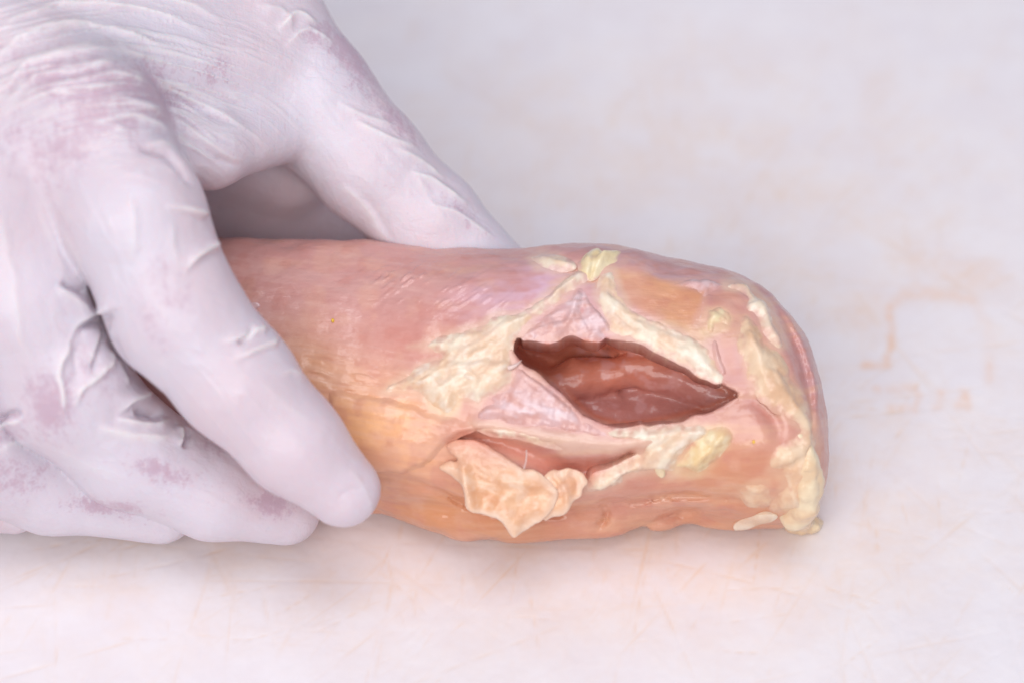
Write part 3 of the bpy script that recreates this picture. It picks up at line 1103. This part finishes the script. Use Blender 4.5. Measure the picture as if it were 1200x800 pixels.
def fat_drape():
    """fat that hangs over the right-hand end and ends in a ragged tip on the board"""
    c, _ = trace(np.array([936., 940, 940, 936, 930]), np.array([512., 540, 568, 592, 606]), f_body)
    ctr = [(c[0] + FWD * .10, .12), (c[1] + FWD * .12 + RIGHT * .08, .20), (c[2] + FWD * .14 + RIGHT * .12, .24), (c[3] + FWD * .12 + RIGHT * .10, .24), (c[4] + FWD * .05 + RIGHT * .05, .20), (P(944, 613, .16), .15), (P(954, 617, .08), .10), (P(960, 613, .05), .05)]
    side = [(c[4], .2), (P(926, 611, .14), .11), (P(915, 613, .08), .05)]

    def f(p):
        r = smin(chain(p, ctr), chain(p, side), .15)
        return smax(r + .05 * fbm(p, 4.5, 15, 3), -p[:, 2] + .01, .04)
    lo = np.min([x for x, _ in ctr + side], 0) - .6
    hi = np.max([x for x, _ in ctr + side], 0) + .6
    V, Q = surface(f, lo, hi, .05, 1.8)
    V, Q = subdivide(smooth(V, Q, 1, .5), Q)
    k = sstep(-.5, .7, fbm(V, 2.5, 33, 3))[:, None]
    cc = np.array(rgb(234, 214, 180)[:3]) * k + np.array(rgb(228, 196, 158)[:3]) * (1 - k)
    mesh_obj('fat_drape', V, Q, M_fat_y, chicken, {'col': cc})


fat_drape()
thread('sinew_thread', [(617, 527, .05), (616.5, 538, .26), (614, 548, .22)], .014, .010, M_memb)
thread('membrane_spike', [(596, 431, .03), (604, 428, .08), (611, 422, .05)], .055, .006, M_memb)


# ------------------------------------------------------------------ gloved hand
def make_hand():
    def J(u, v, z, r):
        return (P(u, v, z), r)
    index = [J(95, 150, 7.6, 1.35), J(156, 252, 6.9, 1.27), J(205, 365, 5.6, 1.19), J(275, 445, 4.6, 1.07), J(345, 520, 3.6, .92), J(402, 573, 2.8, .70)]
    middle = [J(-30, 230, 7.0, 1.3), J(20, 350, 5.6, 1.22), J(75, 455, 4.0, 1.2), J(150, 528, 2.6, 1.05), J(250, 575, 1.7, .90), J(335, 598, 1.1, .66)]
    ring = [J(-150, 330, 6.2, 1.2), J(-100, 440, 4.6, 1.2), J(-50, 520, 3.0, 1.12), J(60, 565, 1.6, .95), J(190, 596, .95, .66)]
    little = [J(-260, 420, 5.4, 1.1), J(-200, 520, 3.4, 1.0), J(-90, 570, 1.5, .85), J(15, 592, .85, .55)]
    wrist = P(-330, -190, 8.2)
    thumb = [J(60, -120, 7.4, 1.9), J(210, -45, 6.9, 1.55), J(300, 35, 6.2, 1.36), J(364, 118, 5.4, 1.24), J(431, 192, 4.6, 1.10), J(500, 260, 3.7, 1.02), J(570, 330, 2.8, .95)]

    def f(p):
        fi = chain(p, index)
        fm = chain(p, middle)
        fr = chain(p, ring)
        fl = chain(p, little)
        ft = chain(p, thumb)
        palm = None
        for a, r in ((index[0][0], 1.35), (middle[0][0], 1.4), (ring[0][0], 1.4), (little[0][0], 1.25)):
            g = cone(p, a, wrist, r, 2.1)
            palm = g if palm is None else smin(palm, g, 1.0)
        web = cone(p, P(175, 178, 6.7), P(245, 180, 6.2), .66, .60)
        web = smin(web, cone(p, P(245, 180, 6.2), P(318, 158, 5.6), .60, .62), .4)
        web = smin(web, cone(p, P(130, 95, 7.2), P(290, 85, 6.2), 1.15, 1.1), .6)
        web = smin(web, cone(p, P(100, 20, 7.6), P(260, 20, 6.6), 1.4, 1.3), .6)
        web = smin(web, cone(p, P(0, -80, 8.0), P(190, -50, 7.2), 1.7, 1.6), .6)
        # ball of the thumb and heel of the hand, enlarged to darken the gap
        heel = cone(p, P(150, 120, 4.6), P(330, 190, 3.6), 1.5, 1.1)
        heel = smin(heel, cone(p, P(120, 220, 3.0), P(300, 250, 2.0), 1.6, 1.2), .8)
        heel = smin(heel, cone(p, P(300, 245, 2.2), P(440, 285, 1.3), 1.15, 1.0), .6)
        heel = smin(heel, cone(p, P(0, 180, 4.5), P(120, 220, 3.0), 2.0, 1.6), .8)
        r = smin(palm, web, .8)
        r = smin(r, fi, .45)
        r = smin(r, ft, .35)
        r = smin(r, heel, .5)
        k = .05
        g = smin(smin(fm, fr, k), fl, k)
        r = smin(r, g, k + .25 * sstep(5.0, 7.0, p[:, 2]))
        return smax(r, -p[:, 2] + .03, .12)

    V, Q = surface(f, (-18.2, -7.2, -.1), (0.6, 10.6, 10.9), 0.07)
    V = smooth(V, Q, 1, .5)
    V, Q = subdivide(V, Q)
    N = normals(V, Q)
    u, v = proj(V)
    face = sstep(.02, .45, -(N @ FWD))
    uv = np.stack([u, v], 1)
    wob = 3.0 * noise(uv, .03, 5) + 1.5 * noise(uv, .09, 6)
    disp = np.zeros(len(V))
    fold = np.zeros(len(V))

    def ridge(line, h, w, taper=True, flank=2.6):
        nonlocal disp, fold
        d, sd, pos = near_line(u + wob, v + wob * .7, curve(line), 5 * w * flank)
        if h > 0:
            e = np.where(sd > 0, np.exp(-(d / (w * .8)) ** 1.6), np.exp(-(d / (w * flank)) ** 1.1))
        else:
            e = np.exp(-(d / w) ** 1.5)
        if taper == 'end':
            e = e * sstep(1, .25, pos)
        elif taper:
            e = e * np.clip(np.sin(np.pi * np.clip(pos, 0, 1)) * 1.4, 0, 1)
        disp += h * e * face
        if h > 0:
            fold = np.maximum(fold, np.exp(-(d / w) ** 1.5) * e * min(1, h / .09) * face)

    # fine creases of the stretched latex between thumb and knuckles
    rr = np.hypot((u - 140) / 1.25, v - 300) + 5 * noise(uv, .02, 15)
    an = np.arctan2(v - 300, u - 140)
    nn = fbm(np.stack([rr * .12, an * 1.5], 1), 1.0, 16, 2)
    fe = (1 - np.clip(np.abs(nn) * 2.4, 0, 1)) ** 2 * np.clip(blob(u, v, 130, 85, 160, 80, 12) * 1.4, 0, 1) * face
    disp += .055 * fe
    fold = np.maximum(fold, .75 * fe)
    # and fainter ones that run down the fingers
    for (cu, cv, ru, rv, ang, sd_) in ((120, 260, 90, 60, 65, 25), (60, 400, 70, 90, 75, 26), (260, 470, 150, 50, 50, 27), (180, 560, 150, 40, 20, 28), (450, 170, 140, 40, 48, 29)):
        c, sn = math.cos(math.radians(ang)), math.sin(math.radians(ang))
        q = np.stack([(u * c + v * sn) * .012, (-u * sn + v * c) * .06], 1)
        nn = fbm(q, 1.0, sd_, 2)
        disp += .016 * (1 - np.clip(np.abs(nn) * 2.5, 0, 1)) ** 2 * blob(u, v, cu, cv, ru, rv, ang) * face

    arcs = [
        [(-20, 50), (30, 20), (80, 6), (140, 6), (200, 22), (250, 48)],
        [(-20, 85), (37, 42), (86, 31), (124, 34), (180, 54), (225, 70)],
        [(-20, 118), (45, 74), (90, 60), (131, 60), (190, 74), (225, 90)],
        [(0, 135), (30, 100), (60, 84), (110, 76), (150, 80)],
        [(70, 100), (110, 92), (150, 92), (195, 105), (240, 126), (285, 152), (322, 180)],
        [(80, 130), (120, 124), (150, 124), (190, 136), (228, 158), (262, 180), (285, 190)],
        [(110, 142), (150, 138), (190, 150), (225, 172), (255, 190)],
        [(60, -10), (140, -14), (220, 6), (265, 30)],
        [(20, 128), (60, 108), (110, 104), (150, 106)],
    ]
    for i, a in enumerate(arcs):
        ridge(a[::-1], .075 if i != 3 else .05, 3.6)
    ridge([(165, 176), (195, 182), (210, 196), (226, 218)], -.22, 3.2)
    ridge([(170, 168), (200, 172), (216, 188), (232, 210)], .07, 4.0)
    ridge([(195, 158), (225, 168), (255, 186), (280, 196)], -.06, 3.5)
    # folds on the inner edge of the index finger
    for a, h in (([(190, 246), (212, 244), (236, 251)], .16), ([(212, 330), (222, 308), (250, 289)], .18), ([(250, 400), (276, 396), (304, 388)], .12), ([(262, 424), (290, 414), (318, 402)], .12), ([(320, 440), (340, 434), (360, 440)], .06)):
        ridge(a[::-1], h, 4.2, 'end', 1.8)
    ridge([(206, 262), (204, 290), (212, 318)], .035, 6)
    ridge([(296, 384), (288, 394), (276, 402)], -.14, 2.6)
    ridge([(300, 440), (330, 470), (370, 500)], .02, 6)
    # long folds on the back of the first joints
    for a in ([(40, 230), (62, 290), (84, 340)], [(66, 262), (90, 300), (108, 338)], [(15, 300), (22, 380), (40, 430)], [(150, 220), (158, 270), (150, 310)], [(4, 250), (10, 300), (24, 340)]):
        ridge(a, .03, 6)
    # bunched latex between index and middle finger
    ridge([(70, 330), (86, 338), (108, 346)], -.15, 3.4)
    ridge([(62, 336), (80, 346), (92, 356), (96, 370)], .07, 5)
    ridge([(120, 363), (104, 367), (90, 375), (82, 392), (78, 410)], .15, 3.6, 'end')
    ridge([(122, 371), (108, 376), (97, 386), (92, 402)], -.13, 5, 'end')
    ridge([(82, 388), (75, 415), (72, 445), (75, 490)], .10, 4)
    ridge([(90, 400), (88, 430), (92, 455)], -.06, 7)
    ridge([(127, 376), (120, 396), (112, 420), (108, 442)], -.14, 3.4)
    ridge([(118, 384), (112, 406), (104, 428)], .10, 4.5)
    ridge([(136, 404), (128, 420), (114, 440), (96, 460), (90, 480)], .10, 4.5)
    ridge([(130, 396), (140, 414), (150, 440)], -.12, 4)
    ridge([(134, 412), (142, 436), (150, 452)], .07, 3.5)
    ridge([(172, 462), (156, 470), (146, 480), (138, 490)], .17, 3.8, 'end')
    ridge([(158, 484), (172, 482), (192, 486)], -.20, 6)
    ridge([(136, 492), (160, 494), (184, 497), (202, 489)], .13, 3.6)
    ridge([(112, 500), (150, 508), (190, 512), (208, 506)], .08, 6)
    ridge([(213, 498), (212, 512), (210, 524)], .10, 3.2)
    ridge([(222, 500), (219, 514), (216, 526)], -.10, 4)
    ridge([(60, 520), (100, 545), (150, 560)], .02, 7)
    # ring finger folds
    ridge([(-8, 504), (12, 494), (30, 493)], .10, 4)
    ridge([(-8, 494), (12, 485), (28, 486)], -.12, 4)
    ridge([(-5, 528), (14, 518), (34, 520)], .05, 4)
    # thumb: slanting creases towards its outer edge
    for a, h in (([(392, 118), (430, 138), (468, 150)], .05), ([(410, 140), (450, 160), (492, 176)], .07), ([(458, 172), (490, 188), (522, 212)], .07), ([(476, 200), (510, 214), (548, 242)], .08), ([(500, 240), (535, 250), (578, 280)], .06), ([(322, 34), (345, 14), (372, 30)], .09), ([(330, 52), (358, 34), (392, 52)], .06), ([(300, 5), (330, 12), (340, 40)], .04)):
        ridge(a, h, 4.4)
    ridge([(400, 215), (430, 245), (455, 285)], .04, 6)
    ridge([(414, 222), (440, 250), (462, 285)], -.03, 6)
    ridge([(478, 195), (500, 230), (530, 270)], .025, 5)
    # nail outlines
    ridge([(405, 545), (420, 562), (432, 585), (428, 604)], .02, 4)
    ridge([(392, 590), (405, 575), (430, 568)], -.02, 4)
    V = V + N * (disp + .012 * fbm(V, 1.3, 12, 3))[:, None]
    # where the latex clings to the skin, and the dark painted between wrinkles
    nz = fbm(V, 1.2, 44, 4)
    cl = np.zeros(len(V))
    for b in [(130, 110, 120, 50, 10, 1.0), (60, 160, 60, 50, 0, .7), (250, 85, 30, 30, 0, .7), (60, 190, 40, 40, 0, .5), (180, 385, 40, 16, 60, .8), (200, 340, 60, 25, 60, .45),
              (60, 470, 45, 40, 40, .85), (200, 555, 55, 16, 12, .75), (312, 588, 28, 14, 20, 1.0), (120, 592, 60, 12, 8, .9), (20, 560, 60, 30, 0, .6), (10, 500, 30, 20, 0, .8),
              (410, 70, 60, 22, 52, .9), (470, 150, 50, 14, 50, .8), (545, 250, 40, 12, 45, .8), (255, 530, 25, 10, 35, .6), (370, 40, 25, 18, 40, .7), (100, 420, 20, 40, 0, .5), (130, 440, 20, 30, 0, .6)]:
        cl = np.maximum(cl, b[5] * blob(u, v, *b[:5]))
    cl = np.clip(cl * (1 + .5 * nz), 0, 1) * (1 - .9 * np.clip(fold, 0, 1))
    hand = thing('gloved_hand', P(-330, -190, 0) * np.array([1, 1, 0]), 'hand in a thin white latex glove gripping the raw chicken', 'hand')
    # rolled cuff of the glove, beyond the wrist
    ax = wrist - (index[0][0] + ring[0][0]) / 2
    ax /= np.linalg.norm(ax)
    s1 = np.cross(ax, (0, 0, 1.0))
    s1 /= np.linalg.norm(s1)
    s2 = np.cross(s1, ax)
    pr = [(-1.2, 1.9), (0, 2.12), (1.5, 2.35), (3.5, 2.7), (5.5, 3.0), (6.3, 3.1), (6.5, 3.28), (6.75, 3.26), (6.8, 3.08), (6.6, 2.96), (4.0, 2.6), (1.0, 2.0), (.6, .05)]
    n = 48
    CV = np.array([wrist + ax * t + (s1 * math.cos(2 * math.pi * j / n) + s2 * math.sin(2 * math.pi * j / n)) * r * (1 + .02 * math.sin(5 * j + t)) for t, r in pr for j in range(n)])
    CQ = np.array([(i * n + j, i * n + (j + 1) % n, (i + 1) * n + (j + 1) % n, (i + 1) * n + j) for i in range(len(pr) - 1) for j in range(n)])
    mesh_obj('cuff', CV, CQ, M_glove, hand, {'cling': np.zeros(len(CV)), 'fold': np.zeros(len(CV))})
    mesh_obj('glove', V, Q, M_glove, hand, {'cling': cl, 'fold': fold})
    return hand


make_hand()
